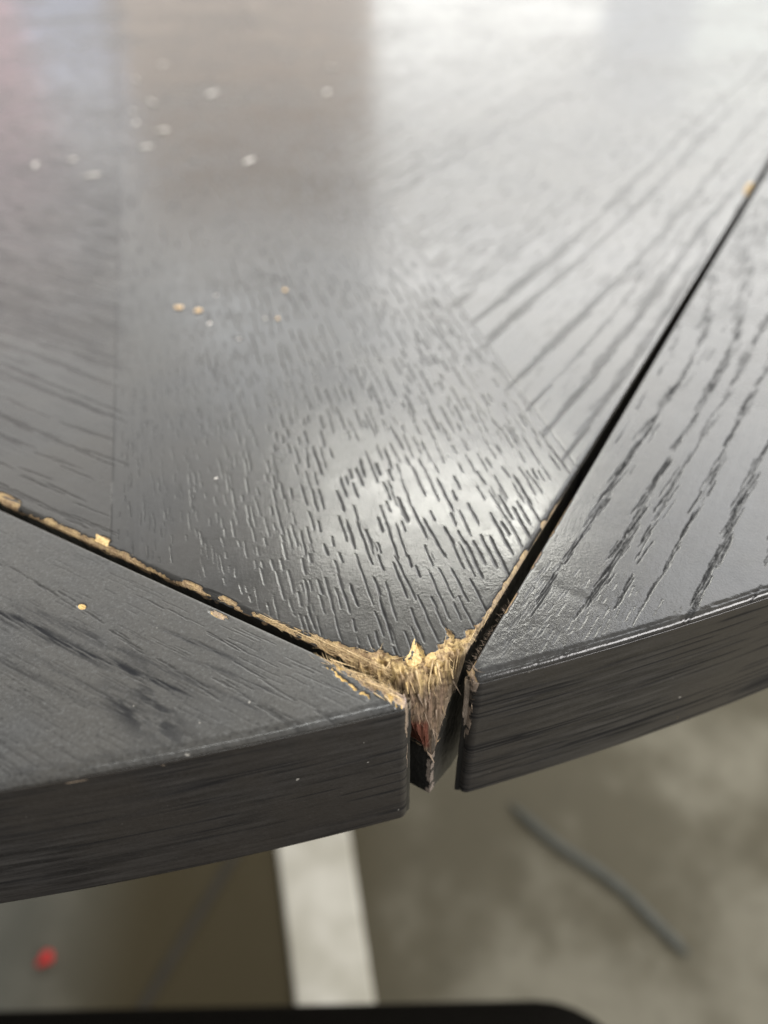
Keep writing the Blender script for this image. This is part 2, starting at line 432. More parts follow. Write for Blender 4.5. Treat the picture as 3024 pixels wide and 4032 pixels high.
def carve(gx, gy, H, P, x, y, dx, dy, ln, w, depth, dark):
    """press one pore: centre (x,y), unit direction (dx,dy), half length ln, half width w (mm)"""
    # widen under-resolved pores to the local cell and thin their darkness to match
    i = min(max(np.searchsorted(gx, x), 1), len(gx)-1); j = min(max(np.searchsorted(gy, y), 1), len(gy)-1)
    cs = max((gx[i]-gx[i-1])*abs(dy), (gy[j]-gy[j-1])*abs(dx))
    w2 = max(w, cs*.55); k = (w/w2)
    ex = abs(dx)*ln+abs(dy)*w2+.3; ey = abs(dy)*ln+abs(dx)*w2+.3
    i0, i1 = np.searchsorted(gx, (x-ex, x+ex)); j0, j1 = np.searchsorted(gy, (y-ey, y+ey))
    if i1 <= i0 or j1 <= j0: return
    X = gx[i0:i1, None]-x; Y = gy[None, j0:j1]-y
    a = X*dx+Y*dy; c = -X*dy+Y*dx
    t = np.clip(1-np.abs(a)/ln, 0, 1)
    ww = w2*np.clip(t*3.5, 0, 1)**.6*(1+.22*np.sin(a*2.3+x*7))
    c = c+.035*np.sin(a*1.3+y)
    f = np.clip(1-(c/np.maximum(ww, 1e-6))**2, 0, 1)*(t > 0)
    f = f**.6
    h = H[i0:i1, j0:j1]; np.minimum(h, -depth*f*k, out=h)
    p = P[i0:i1, j0:j1]; np.maximum(p, dark*f*k, out=p)

s2 = math.sqrt(.5)
# --- pores of the diagonal strip (grain runs from the corner to the centre)
pL, pR = -32.7, 44.2
def pcoord(L, Q): return (Q-L)*s2, (L+Q)*s2
n_p = 0
placed = {}
for k in range(9000):
    d = 6+330*random.random()**1.25
    p = pL+.8+(pR-pL-1.6)*random.random()
    # growth rings: pores gather on lines that spread a little with distance
    ring = p*.46+.012*d+.8*math.sin(d*.012+p*.05)
    if random.random() > .30+.70*(0.5+.5*math.cos(2*math.pi*ring))**1.2: continue
    L, Q = (d-p)*s2, (d+p)*s2
    if L < L0+1.6 or Q < Q0+1.6: continue
    left = ss(5, -20, p)                       # finer, shorter pores on the left side
    ln = (1.3+4.2*random.random()**1.5)*(1-.5*left)
    w = (.08+.10*random.random()**1.6)*(1-.4*left)
    ip, id_ = int(p/.9), int(d/8); clash = False      # pores keep clear of each other
    for a in (-1, 0, 1):
        for c in (-1, 0, 1):
            for (p2, d2, l2) in placed.get((ip+a, id_+c), ()):
                if abs(p2-p) < .84-.40*left and abs(d2-d) < (l2+ln)*.80: clash = True
    if clash: continue
    placed.setdefault((ip, id_), []).append((p, d, ln))
    an = math.radians(45+random.gauss(0, 1.6)-1.0*left)
    carve(gL, gQ, H, P, L, Q, math.cos(an), math.sin(an), ln, w, .13*(1-.4*left), 1.0*(1-.25*left)*(.75+.25*random.random())); n_p += 1
    if random.random() < .08:                  # companions, staggered alongside
        for q in range(random.randint(1, 3)):
            o1, o2 = random.uniform(-.7, .7), random.uniform(-4, 4)
            carve(gL, gQ, H, P, L+(o2-o1)*s2, Q+(o2+o1)*s2, math.cos(an), math.sin(an), ln*random.uniform(.3, .8), w*.7, .06, .8)
# --- right panel: long dark ring lines parallel to the right joint
def cluster_line(gx, gy, H, P, f, t0, t1, dens, dirf, wline, lnr, wr, depth, dark, ok, drift=0):
    t = t0
    while t < t1:
        L, Q = f(t)
        g = vn(t*.07, f(t0)[0]*3, 3)
        nn = 1+int(2.2*g*dens+random.random())
        for q in range(nn):
            o1 = random.gauss(0, wline*(.4+g)); o2 = random.uniform(-4, 4)
            dx, dy = dirf(t); an = math.atan2(dy, dx)+math.radians(drift+random.gauss(0, 1.5))
            dx, dy = math.cos(an), math.sin(an)
            x, y = L-dy*o1+dx*o2, Q+dx*o1+dy*o2
            if ok(x, y): carve(gx, gy, H, P, x, y, dx, dy, random.uniform(*lnr), random.uniform(*wr), depth, dark*random.uniform(.7, 1))
        t += random.uniform(1.6, 3.4)/max(dens, .3)
def okR(x, y):
    p = (y-x)*s2; return p > pR+.5+.5*random.random() and x > L0+.9 and x < 460 and y < 460
def okL(x, y):
    p = (y-x)*s2; return p < pL-.5 and y > Q0+.9 and x < 460 and y < 460
RL = [(-3.4, 1.2), (2.2, 1.3), (7.5, .5), (12.6, 1.1), (24.5, 1.4), (31.5, 1.5), (40, .35), (90, 1.1), (97, .8), (104, 1.3), (113, .7), (126, 1.0), (139, .5), (156, .7), (178, .5), (200, .6)]
for l0, dn in RL:
    f = lambda t, l0=l0: (l0-.045*(t-100)+1.1*math.sin(t*.03+l0)+.25*(max(t-170, 0)/100)**2*l0*.1, t)
    for rep in range(1):
        cluster_line(gL, gQ, H, P, f, max(l0+55, 40), 420, dn, lambda t: (-.045+.033*math.cos(t*.03), 1.0), .45+l0*.006, (2.5, 7.5), (.10, .22), .09, .7, okR, drift=1.5)
for k in range(2600):                          # fine pores between
    L = 38+58*random.random(); Q = 80+290*random.random()
    if okR(L, Q): carve(gL, gQ, H, P, L, Q, -.05, 1, random.uniform(1.5, 5), random.uniform(.12, .25), .08, .55*random.random()+.2)
for k in range(500):
    L = -5+45*random.random(); Q = 50+260*random.random()
    if okR(L, Q): carve(gL, gQ, H, P, L, Q, -.045, 1, random.uniform(.8, 2.5), .12, .05, .35)
# --- left panel: grain parallel to the left joint
for q0, dn in [(6.6, .7), (9.5, .4), (15, .35), (19.6, .9), (24, .3), (28.5, 1.0), (31.8, .8), (37.5, .9)]:
    f = lambda t, q0=q0: (t, q0+.035*(t-85)*.5+.6*math.sin(t*.05+q0))
    cluster_line(gL, gQ, H, P, f, q0+45, 330, dn, lambda t: (1, .017+.03*math.cos(t*.05)), .45, (2, 6), (.10, .2), .06, .4, okL, drift=0)
for k in range(5200):
    Q = 41+95*random.random(); L = Q+46+230*random.random()
    if okL(L, Q): carve(gL, gQ, H, P, L, Q, 1, .01, random.uniform(3, 9), random.uniform(.12, .3), .05, .35*random.random()+.1)
print('pores', n_p)
# seams between the veneers: hairline steps
pp, dd = pcoord(LL, QQ)
for pc in (pL, pR):
    g = np.exp(-((pp-pc)/np.maximum(.20, cell*.6))**2)*np.clip(.6/np.maximum(cell, .6), .45, 1)
    H -= .05*g; P = np.maximum(P, .55*g*(fbm(dd*.3, pc+0*dd, 2) > .35))
# slight dents and undulation of the old surface
H += .05*(fbm(LL*.12, QQ*.12, 21)-.5)*ss(300, 60, LL+QQ)

# --- edges and the broken corner
PB = np.array([(60, 3.2), (30, 3.55), (16, 4.5), (10.8, 5.0), (8.5, 5.3), (4.7, 6.1), (3.9, 7.2), (2.9, 6.9), (.7, 7.1), (-.1, 7.4), (.35, 8.5), (1.0, 10.7),
               (-1.5, 8.9), (-2.2, 10.2), (-2.1, 11.5), (-2.4, 11.8), (-2.7, 13.1), (-1.0, 14.9), (-2.8, 14.3), (-3.5, 13.5), (-4.6, 14.2),
               (-4.3, 15.4), (-4.9, 16.6), (-5.3, 18.4), (-5.62, 21), (-5.9, 24), (-7, 40), (-8, 0), (60, 0)])
def poly_sdf(px, py, poly):
    """distance to the outline, positive inside (open part only counts towards distance)"""
    d = np.full(px.shape, 1e9); ins = np.zeros(px.shape, bool); n = len(poly)
    for i in range(n):
        a, b2 = poly[i], poly[(i+1) % n]
        if i < n-3:
            e = b2-a; t = np.clip(((px-a[0])*e[0]+(py-a[1])*e[1])/(e@e), 0, 1)
            d = np.minimum(d, np.hypot(px-a[0]-t*e[0], py-a[1]-t*e[1]))
        c = ((a[1] > py) != (b2[1] > py)) & (px < (b2[0]-a[0])*(py-a[1])/(b2[1]-a[1]+1e-12)+a[0])
        ins ^= c
    return np.where(ins, d, -d)
nc = np.searchsorted(gL, 66); mc = np.searchsorted(gQ, 46)
sd = np.full(LL.shape, -5.)
jx = (fbm(LL[:nc, :mc]*1.6, QQ[:nc, :mc]*1.6, 31)-.5)*.9; jy = (fbm(LL[:nc, :mc]*1.6, QQ[:nc, :mc]*1.6, 47)-.5)*.9
sd[:nc, :mc] = poly_sdf(LL[:nc, :mc]+jx, QQ[:nc, :mc]+jy, PB)
near = np.exp(-(((LL+3)/9)**2+((QQ-6)/9)**2))         # 1 at the corner
alo = ss(4, 9, LL)
fa = (fbm(LL*2.2, QQ*2.2, 61, 4)-.5)*(1-alo)+alo*(fbm(LL*.35, QQ*3.5, 62, 3)-.5); fb_ = fbm(LL*6, QQ*6, 71, 3)-.5
# depth of the break: veneer lip, fibrous shelf, then a steep splintered fall to the sound lower corner
s_ = np.clip(sd, 0, 9)
cornerdist = np.hypot(np.maximum(LL-L0, 0), np.maximum(QQ-Q0, 0))
lip = .45*ss(0, .25, s_)
shelf = 1.1*ss(.3, 2.6, s_)
fall = np.where(s_ > 2.1, (s_-2.1)/3.3, 0)**1.15*14.0
fibre = vn((QQ-LL)*2.8, (LL+QQ)*.5, 77)*.6+vn((QQ-LL)*6, (LL+QQ)*1.2, 78)*.4
chunk = np.floor(fbm((QQ-LL)*1.1, (LL+QQ)*.55, 83, 2)*9)/9
D = (lip+shelf+fall)+ss(.4, 1.6, s_)*(chunk-.5)*2.6+np.where(sd > .15, 1, 0)*(fa*.9*np.clip(s_, .3, 2.2)*.6+fb_*.35+(fibre-.5)*.7*ss(.6, 3, s_))
lay = 1.25+.25*(fbm(LL*.3, QQ*.3, 93)-.5)
D = D+.17*np.sin(2*np.pi*D/lay)*ss(.5, 1.2, D)*1.15
D = np.clip(D, 0, 17.2)
D *= ss(-.05, .12, sd)
# the band of the break along the left joint is shallow
along = ss(5, 14, LL)
D = D*(1-along)+along*np.clip(sd, 0, 2)*.45*(1+fa)
bare = ss(-.02, .18, sd)
# wear along the two joints beyond the break
def edge_wear(t, dq, amp, seed, lo):
    w = amp*ss(lo, lo+.25, fbm(t*.10, 0*t, seed))*(0.55+.9*fbm(t*.8, 0*t, seed+3))
    return w
wl = edge_wear(LL, QQ, .62, 91, .36)+.25*ss(.4, .6, fbm(LL*.5, 0*LL, 95))+.35*(fbm(LL*2.6, 0*LL, 98)-.5); dl = QQ-Q0
wr = edge_wear(QQ, LL, .5, 131, .47)*ss(60, 30, QQ); dr = LL-L0
bw = np.maximum(ss(.08, -.08, dl-wl)*ss(-.1, .1, LL-10), ss(.08, -.08, dr-wr))
# a few spots chipped wider
for (l, q, a, b2) in [(52.4, 4.4, 1.3, .95), (47.5, 3.9, .9, .5), (74, 3.9, 3.4, 1.2), (29, 4.0, 3.0, .5), (34, 3.9, 2, .5), (-5.2, 212, 1.0, 5.5), (-5.6, 33, .35, 1.3), (-5.6, 41, .3, 1.0)]:
    bw = np.maximum(bw, ss(1.15, .85, (np.abs((LL-l)/a)**3+np.abs((QQ-q)/b2)**3)+(fbm(LL*2, QQ*2, 14)-.5)*.5))
bare = np.maximum(bare, bw)
isl = ss(.56, .64, fbm(LL*.33, QQ*1.6+LL*.05, 97))*ss(9, 15, LL)*(QQ < 6)
bare = bare*(1-isl*.9)
# rolled edges
def roll(d, r): return np.where(d < r, r-np.sqrt(np.maximum(r*r-(r-np.clip(d, 0, r))**2, 0)), 0)
Z = H*(1-bare) - roll(dl, 1.0)*.55*(1-ss(0, 1, sd)) - roll(dr, .8)*.8*(1-ss(0, 1, sd)) - D - .22*bw*(1+fb_)*(sd < 0)
P = P*(1-bare)
# dark bruised line of crushed paint just outside the bare wood
Pd = ss(1.3, .3, dl-wl)*ss(-.3, .3, dl-wl)*.6*ss(75, 10, LL)+ss(1.6, .2, dr-wr)*.7*ss(80, 40, QQ)
P = np.maximum(P, np.clip(Pd, 0, .7)*(1-bare)*fbm(LL, QQ, 9))
Z += -.06*ss(3, .6, dl)*fbm(LL*.6, QQ*1.5, 19)
# colours of the exposed wood
def mixc(a, b2, t): return a*(1-t[..., None])+np.array(b2)*t[..., None]
wc = np.empty(LL.shape+(3,)); wc[:] = (.56, .41, .25)
wc = mixc(wc, (.80, .60, .30), ss(.35, .65, fbm(LL*1.3, QQ*1.3, 33)))
wc = mixc(wc, (.86, .64, .25), ss(.9, .1, sd)*ss(-.3, .6, sd)*ss(6.0, 8.5, QQ)*ss(-3, -1, LL)*ss(4, 1, LL))
wc = mixc(wc, (.24, .16, .09), ss(.48, .66, fbm(LL*(3.1*(1-alo)+.35*alo), QQ*3.6, 35))*.85)
wc = mixc(wc, (.33, .23, .14), alo*.5*np.ones_like(LL))
wc = mixc(wc, (.13, .085, .05), ss(.1, .32, np.abs(np.gradient(chunk, axis=0))+np.abs(np.gradient(chunk, axis=1))*1.0)*ss(.4, 1.6, s_)*.8)
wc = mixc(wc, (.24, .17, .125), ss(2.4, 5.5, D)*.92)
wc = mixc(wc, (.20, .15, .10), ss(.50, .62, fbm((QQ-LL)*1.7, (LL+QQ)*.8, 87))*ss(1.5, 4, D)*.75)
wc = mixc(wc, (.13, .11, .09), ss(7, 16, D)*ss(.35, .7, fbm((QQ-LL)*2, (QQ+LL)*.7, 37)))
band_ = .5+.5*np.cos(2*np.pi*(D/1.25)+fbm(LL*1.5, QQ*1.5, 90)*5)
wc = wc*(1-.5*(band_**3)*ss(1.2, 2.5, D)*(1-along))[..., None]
redm = ss(9.0, 10.5, D)*ss(16.4, 15.2, D)*ss(-.1, .5, (LL-L0)-(QQ-Q0)*.9)
wc = mixc(wc, (.14, .048, .032), redm*.9)
wc = mixc(wc, (.33, .27, .20), ss(.1, -.3, LL+5.2)*ss(4, 12, QQ)*.7*(dr < 1.6))
# shift of the two edges: the joints are not quite parallel, and the wall leans inward near the corner
sh_Q = (3.95-.022*np.clip(LL, -6, 85)-Q0)*np.exp(-(QQ-Q0)/18)
lean = np.clip(D/30, 0, 1)
LX = LL+ .05*(fbm(QQ*.9, 0*QQ, 3)-.5)*np.exp(-(LL-L0)) + 1.8*lean*np.exp(-(LL-L0)/2.2)
QX = QQ+sh_Q+ .10*(fbm(LL*.9, 0*LL, 5)-.5)*np.exp(-(QQ-Q0)) + 3.2*lean*np.exp(-(QQ-Q0)/2.2)
farA = ss(.20, .9, cell)
V = to_world(LX, QX, Z)
Vf = V.reshape(-1, 3)
pf = .25*(pp[1:, 1:]+pp[:-1, 1:]+pp[1:, :-1]+pp[:-1, :-1])
panels = [('veneer_strip', (pf > pL) & (pf < pR), np.stack([pp, dd], -1)/1000, 'diagonal veneer strip ending in the splintered corner'),
          ('veneer_panel', pf >= pR, np.stack([LL, QQ], -1)/1000, 'veneer panel right of the strip with long dark grain lines'),
          ('veneer_panel', pf <= pL, np.stack([QQ, LL], -1)/1000, 'veneer panel left of the strip')]
tabletop = empty('tabletop', (0, 0, 0)); tabletop.parent = root; ROOT[tabletop.name] = ROOT[root.name]
for nm, mask, uvg, lab in panels:
    F = grid_faces(NL, NQ, flip=True, mask=mask)
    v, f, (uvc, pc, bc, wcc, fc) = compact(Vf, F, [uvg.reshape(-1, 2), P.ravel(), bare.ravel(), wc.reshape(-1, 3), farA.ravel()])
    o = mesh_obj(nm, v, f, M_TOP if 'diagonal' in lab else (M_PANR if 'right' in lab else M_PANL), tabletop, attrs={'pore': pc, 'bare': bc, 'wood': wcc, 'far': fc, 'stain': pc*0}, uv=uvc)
    o['label'] = lab
# --- side walls of the top (in the joints), from the surface edge down
def wall(nm, bl, bq, bz, u, outL, outQ, lowL, lowQ, seed, leftside):
    k = 46; t = np.linspace(0, 1, k)[None, :]
    z = bz[:, None]*(1-t)+(-THK)*t
    tt = np.clip((z-bz[:, None])/(-18.0-bz[:, None]-1e-6), 0, 1)
    Lw = bl[:, None]+(lowL(bl)[:, None]-bl[:, None])*tt; Qw = bq[:, None]+(lowQ(bq)[:, None]-bq[:, None])*tt
    uu = np.broadcast_to(u[:, None], z.shape)
    nz = (fbm(uu*.8, z*.8, seed)-.5)*.12+(fbm(uu*3, z*1.2, seed+5)-.5)*.10
    nz *= np.clip(t*6, 0, 1)
    Lw = Lw-outL*nz; Qw = Qw-outQ*nz
    br = ss(.5, .1, (bz[:, None]-z)-(.1+.6*fbm(uu*.5, 0*uu, seed+9)))*ss(.38, .5, fbm(uu*.3, z*.5, seed+2))*(1 if leftside else .3)
    cornerw = ss(-3.0, -15.5, bz)[:, None]*np.ones_like(z)
    # the lower corner: black paint with chips at its arris and foot
    ua = np.maximum(uu-(1.55 if leftside else 3.2)*tt, 0)     # distance from the arris of the lower corner
    br = np.maximum(br*.9, ss(.32, .12, ua+.3*(fbm(z*2, 0*z, seed)-.5))*ss(.36, .46, fbm(ua*1.5, z*.6, seed+4))*(tt > .9))
    br = np.maximum(br, ss(1.8, .8, ua+(z+THK)*.28+.8*(fbm(ua*2, z, seed+8)-.5))*ss(-THK+(5 if leftside else 9), -THK+(3 if leftside else 6), z)*ss(.4, .55, fbm(uu*1.2, z*1.2, seed+6)))
    col = np.empty(z.shape+(3,)); col[:] = (.34, .25, .16)
    col = mixc(col, (.26, .22, .19), ss(-12, -22, z))
    side = ss((5.2 if leftside else 2.6), (4.4 if leftside else 1.2), uu+.8*(fbm(uu, z*.5, seed+12)-.5))
    rw = side*ss(-16.6, -16.0, z+.8*(fbm(uu*1.5, 0*z, seed+13)-.5))
    br = np.maximum(br, rw)
    cc = (.14, .048, .032) if leftside else (.24, .20, .145)
    col = mixc(col, cc, rw); col = mixc(col, (.40, .30, .20), rw*ss(-10, -7, z))
    col = mixc(col, (.09, .045, .03), rw*ss(.5, .65, fbm(uu*4, z*1.0, seed+14))*.8)
    lp = ss(.55, .1, np.abs(z+17.2+.5*(fbm(uu*1.2, 0*z, seed+15)-.5)))*ss(6, 4, uu)*ss(.35, .45, fbm(uu*1.4, z*2, seed+16))
    br = np.maximum(br, lp); col = mixc(col, (.50, .36, .22), lp)
    n1, n2 = z.shape
    o = mesh_obj(nm, to_world(Lw, Qw, z).reshape(-1, 3), grid_faces(n1, n2, flip=leftside), M_WALL, tabletop,
                 attrs={'pore': 0*z.ravel(), 'bare': br.ravel(), 'wood': col.reshape(-1, 3), 'far': 0*z.ravel(), 'stain': 0*z.ravel()},
                 uv=np.stack([z.ravel(), uu.ravel()], -1)/1000)
    o['label'] = 'black painted side of the fixed top inside the %s joint' % ('left' if leftside else 'right')
LC, QC = -4.25, 6.7                      # the sound lower corner
wall('joint_face', LX[:, 0], QX[:, 0], Z[:, 0], gL-L0, 0, 1, lambda x: np.where(x < 30, np.maximum(x, LC)+0*x, x), lambda q: np.maximum(q, 6.0*np.ones_like(q)+.7*(gL < 20)), 200, True)
wall('joint_face', LX[0, :], QX[0, :], Z[0, :], gQ-Q0, 1, 0, lambda l: np.where(gQ < 60, np.maximum(l, LC-.9*ss(6, 14, gQ)), l), lambda q: np.maximum(q, QC), 240, False)
# underside board of the top
ub = to_world(np.array([LC, 779, 779, LC]), np.array([QC, QC, 779, 779]), np.array([-THK+.02]*4))
ub2 = to_world(np.array([LC+1, 778, 778, LC+1]), np.array([QC+1, QC+1, 778, 778]), np.array([-2.9]*4)); ub2[:, 2] = TOP-.0295
o = mesh_obj('underside', np.concatenate([ub, ub2]), [(0, 1, 2, 3), (7, 6, 5, 4)], M_WALL, tabletop, smooth=False)

# ------------------------------------------------------------------ leaves
def leaf(nm, side, q_edge, phi_tip, nfine, dfine, lab, mat, grow=1.02):
    """side=-1: left leaf (outside the left joint); +1: right leaf. s = arc length from the tip"""
    s = [0.]; d = .06
    while s[-1] < 2: s.append(s[-1]+.08)
    for i in range(nfine): s.append(s[-1]+dfine)
    d = dfine
    while s[-1] < (R*math.radians(78)): d = min(d*grow, 9); s.append(s[-1]+d)
    s = np.array(s); ph = phi_tip+s/R       # angle from the corner direction, around the centre
    # corner direction is (-1,-1)/sqrt2; turn towards the leaf's far end
    th = np.where(True, ph, ph)
    a = math.pi/4
    if side < 0: ux, uy = -np.cos(a+th), -np.sin(a+th)      # left leaf: L grows, Q stays low
    else: ux, uy = -np.sin(a+th), -np.cos(a+th)
    # for the left leaf the outer arc moves to larger L; unit vector (ux,uy) from the centre
    # inner line: Q = q(L) (left) or L = l(Q) (right)
    t_in = np.full(len(s), R*.9)
    for it in range(6):
        x, y = CC+ux*t_in, CC+uy*t_in
        if side < 0: t_in = (CC-q_edge(x))/(-uy)
        else: t_in = (CC-q_edge(y))/(-ux)
    x0, y0 = CC+ux*t_in, CC+uy*t_in
    tipr = np.where(s < 1.3, 1.3-np.sqrt(np.maximum(1.3**2-(1.3-s)**2, 0)), 0)
    Rout = R+(1.0 if side < 0 else 0)-tipr*.8
    wdt = Rout-t_in
    return s, ph, ux, uy, t_in, Rout, wdt

def build_leaf(side, q_edge, phi_tip, nfine, dfine, mat, label, seed, lines):
    s, ph, ux, uy, t_in, Rout, wdt = leaf('', side, q_edge, phi_tip, nfine, dfine, '', mat)
    n1 = len(s)
    lf = empty('table_leaf', (0, 0, 0)); lf.parent = root; ROOT[lf.name] = ROOT[root.name]; lf['label'] = label
    # ---- top veneer: profile in fraction of width
    e1 = np.array([0, .12, .3, .6, 1.0, 1.6])          # mm from the inner edge
    n_t = 290
    tm = np.linspace(0, 1, n_t)**1.0
    inner = e1[None, :]*np.minimum(1, wdt/6.0)[:, None]
    outer = np.array([1.6, 1.25, 1.0, .8, .6, .42, .28, .16, .07, .02, 0])[None, :]*np.ones((n1, 1))
    a0, b0 = inner[:, -1:], wdt[:, None]-outer[:, :1]
    # denser near the rim: the photograph looks at it from there
    mid = a0+(b0-a0)*(1-(1-tm[None, 1:-1])**1.25)
    W_ = np.concatenate([inner, mid, wdt[:, None]-outer], 1)  # distance from the inner edge, mm
    rr = t_in[:, None]+W_
    Lg, Qg = CC+ux[:, None]*rr, CC+uy[:, None]*rr
    Hh = np.zeros(Lg.shape); Pp = np.zeros(Lg.shape); St = np.zeros(Lg.shape)
    # pores pressed in on the (s, r) lattice: evaluated through a regular raster of the leaf, then sampled
    gx = np.arange(-8, 230, .12); gy = np.arange(-62, 12, .12)      # along the joint, across it
    Hr = np.zeros((len(gx), len(gy))); Pr = np.zeros_like(Hr)
    A, B = (Lg, Qg) if side < 0 else (Qg, Lg)      # A along the joint, B across it
    lines(gx, gy, Hr, Pr)
    fx = (A-gx[0])/.12; fy = (B-gy[0])/.12
    okm = (fx > 0) & (fx < len(gx)-2) & (fy > 0) & (fy < len(gy)-2)
    ix = np.clip(fx.astype(int), 0, len(gx)-2); iy = np.clip(fy.astype(int), 0, len(gy)-2); u = fx-ix; v = fy-iy
    def samp(T): return np.where(okm, T[ix, iy]*(1-u)*(1-v)+T[ix+1, iy]*u*(1-v)+T[ix, iy+1]*(1-u)*v+T[ix+1, iy+1]*u*v, 0)
    Hh = samp(Hr); Pp = samp(Pr)
    din = W_; dout = wdt[:, None]-W_; tip = np.broadcast_to(s[:, None], W_.shape)
    far = ss(110, 170, A)
    Hh = Hh+.07*(fbm(A*.13, B*.13, seed)-.5)
    if side > 0:                                   # leathery wrinkles near the tip of the right leaf
        Hh = Hh+.06*(fbm(A*.9+fbm(B*.5, A*.5, 5)*2, B*1.6, seed+3)-.5)*ss(34, 12, A)*ss(.5, 3, dout)
        sc = .05*np.exp(-((A-30-.6*(B+14)-3*np.sin(B*.2))/1.2)**2)*ss(-26, -14, B)
        Hh = Hh-sc
    else:                                          # dark worn streaks of the left leaf
        g = B+.08*A
        for (c0, wd, a0_, a1, am) in [(-9.6, .8, 18, 75, 1.0), (-10.6, .5, 30, 80, .6), (-7.7, .9, 8, 58, .55), (-2.2, .35, 17, 38, .9), (-1.2, .3, 22, 30, .5),
                                       (-13.2, .45, 14, 60, .35), (-15.5, .6, 20, 60, .45), (-4.6, .35, 8, 30, .5)]:
            wob = .9*(fbm(A*.10, 0*A+c0, seed+1)-.5)*2
            f = np.exp(-((g-c0-wob)/(wd*(.5+1.0*fbm(A*.2, 0*A+c0*3, 8))))**2)*ss(a0_, a0_+7, A)*ss(a1, a1-9, A)
            f = f*(.35+.9*ss(.3, .7, fbm(A*.35, B*4, seed+7)))
            St = np.maximum(St, am*f)
        bl = np.exp(-(((A-24.5)/8)**2+((B+14.5-.42*(A-24))/2.6)**2))*ss(.35, .6, fbm(A*.3, B*1.2, 77))
        bl = np.maximum(bl, np.exp(-(((A-27)/5)**2+((B+17.5-.25*(A-24))/1.5)**2))*ss(.35, .55, fbm(A*.4, B*1.5, 79)))
        St = np.maximum(St, bl*1.0); St = np.maximum(St, .6*ss(2.6, .8, dout)*ss(.3, .6, fbm(A*.3, B*.6, 78))*ss(10, 30, A))
        Hh = Hh-.035*St
    # wear: inner edge near the tip
    jag = fbm(A*1.3, B*1.3, seed+11)
    if side < 0:
        w_in = (2.0*ss(13, 2, A)+.35*ss(.52, .62, fbm(A*.22, 0*A, seed+21))*ss(50, 20, A))*(.4+1.1*jag)+.0
        br = ss(.12, -.12, din-w_in)*ss(.30, .42, fbm(A*1.5, B*2.5, seed+12)+ss(6, 1, A)*.2)
        br = np.maximum(br, ss(2.4, .8, tip+.5*(jag-.5))*ss(.30, .45, jag))
        crack = ss(.40, .1, np.abs(B-(-.15+.17*A)+1.1*(fbm(A*.9, 0*A, 5)-.5))+.5*(fbm(A*2, B*2, 7)-.3))*ss(10.5, 8, A)*ss(.42, .52, fbm(A*.8, B*.6, 6))
        br = np.maximum(br, crack*.9)
        dot = np.exp(-(((A-45)/.75)**2+((B+7.3)/.5)**2)**2); br = np.maximum(br, dot)
        br = np.maximum(br, ss(1.2, .8, ((A-27)/1.8)**2+((B-1.15)/.55)**2)*.55)
        wcol = np.empty(A.shape+(3,)); wcol[:] = (.50, .38, .27)
        wcol = mixc(wcol, (.80, .56, .22), ss(.55, .68, fbm(A*1.7, B*1.7, 41))); wcol = mixc(wcol, (.42, .36, .36), ss(.55, .7, fbm(A*1.1, B*1.1, 43))*ss(12, 4, A))
        wcol = mixc(wcol, (.15, .12, .10), ss(.6, .75, fbm(A*3, B*3, 44))); wcol = mixc(wcol, (.85, .60, .25), np.clip(crack+dot, 0, 1))
    else:
        w_in = .45*ss(.50, .60, fbm(A*.25, 0*A, seed+21))*ss(60, 30, A)*(.4+1.1*jag)+.5*ss(16, 10, A)*jag
        br = ss(.10, -.10, din-w_in)
        br = np.maximum(br, ss(1.0, .3, tip+.6*(jag-.5)))
        wcol = np.empty(A.shape+(3,)); wcol[:] = (.52, .38, .22)
        wcol = mixc(wcol, (.40, .30, .24), ss(.4, .6, fbm(A*1.7, B*1.7, 41)))
    Hh = Hh-br*(.18+.45*(fbm(A*2.4, B*2.4, seed+15)-.3)*ss(14, 4, A))
    Hh = Hh-np.where(tip < 2.0, .5*(1-np.sqrt(np.clip(1-(1-tip/2.0)**2, 0, 1)))*1.2, 0)
    rin = .45
    Zt = Hh-roll(din, rin)*.8-roll(dout, 1.15)*.75-.09*ss(1.3, 1.0, dout)*ss(.5, .9, dout)*ss(.3, .6, fbm(A*.15, 0*A, seed+2))+.07*(fbm(A*1.1, dout*2, seed+20)-.5)*ss(1.8, 1.2, dout)
    gls = ss(1.5, 1.1, dout)*ss(.25, .5, fbm(A*.5, B*2, seed+19))
    Pp = Pp*(1-br)
    flat = lambda T: T.reshape(-1)
    Vt = to_world(Lg, Qg, Zt)
    uvt = np.stack([B, A], -1)/1000
    o = mesh_obj('veneer', Vt.reshape(-1, 3), grid_faces(n1, W_.shape[1], flip=(side < 0)), mat, lf,
                 attrs={'pore': flat(Pp), 'bare': flat(br), 'wood': wcol.reshape(-1, 3), 'far': flat(far), 'stain': flat(St*(1-gls)), 'gloss': flat(gls)}, uv=uvt.reshape(-1, 2))
    # ---- inner wall (in the joint)
    k = 24; t = np.linspace(0, 1, k)[None, :]
    zt = Zt[:, 0][:, None]; z = zt*(1-t)+(-THK)*t
    Li, Qi = np.repeat(Lg[:, :1], k, 1), np.repeat(Qg[:, :1], k, 1)
    brw = ss(.9, .3, (zt-z)+.6*(fbm(np.repeat(A[:, :1], k, 1)*.7, z, seed+31)-.5))*ss(.5, .6, fbm(np.repeat(A[:, :1], k, 1)*.3, 0*z, seed+33))*ss(60, 30, A[:, :1])
    uw = np.stack([z, np.repeat(s[:, None], k, 1)], -1)/1000
    mesh_obj('joint_face', to_world(Li, Qi, z).reshape(-1, 3), grid_faces(n1, k, flip=(side > 0)), M_WALL, lf,
             attrs={'pore': flat(0*z), 'bare': flat(brw), 'wood': np.tile((.5, .36, .2), (z.size, 1)), 'far': flat(0*z), 'stain': flat(0*z)}, uv=uw.reshape(-1, 2))
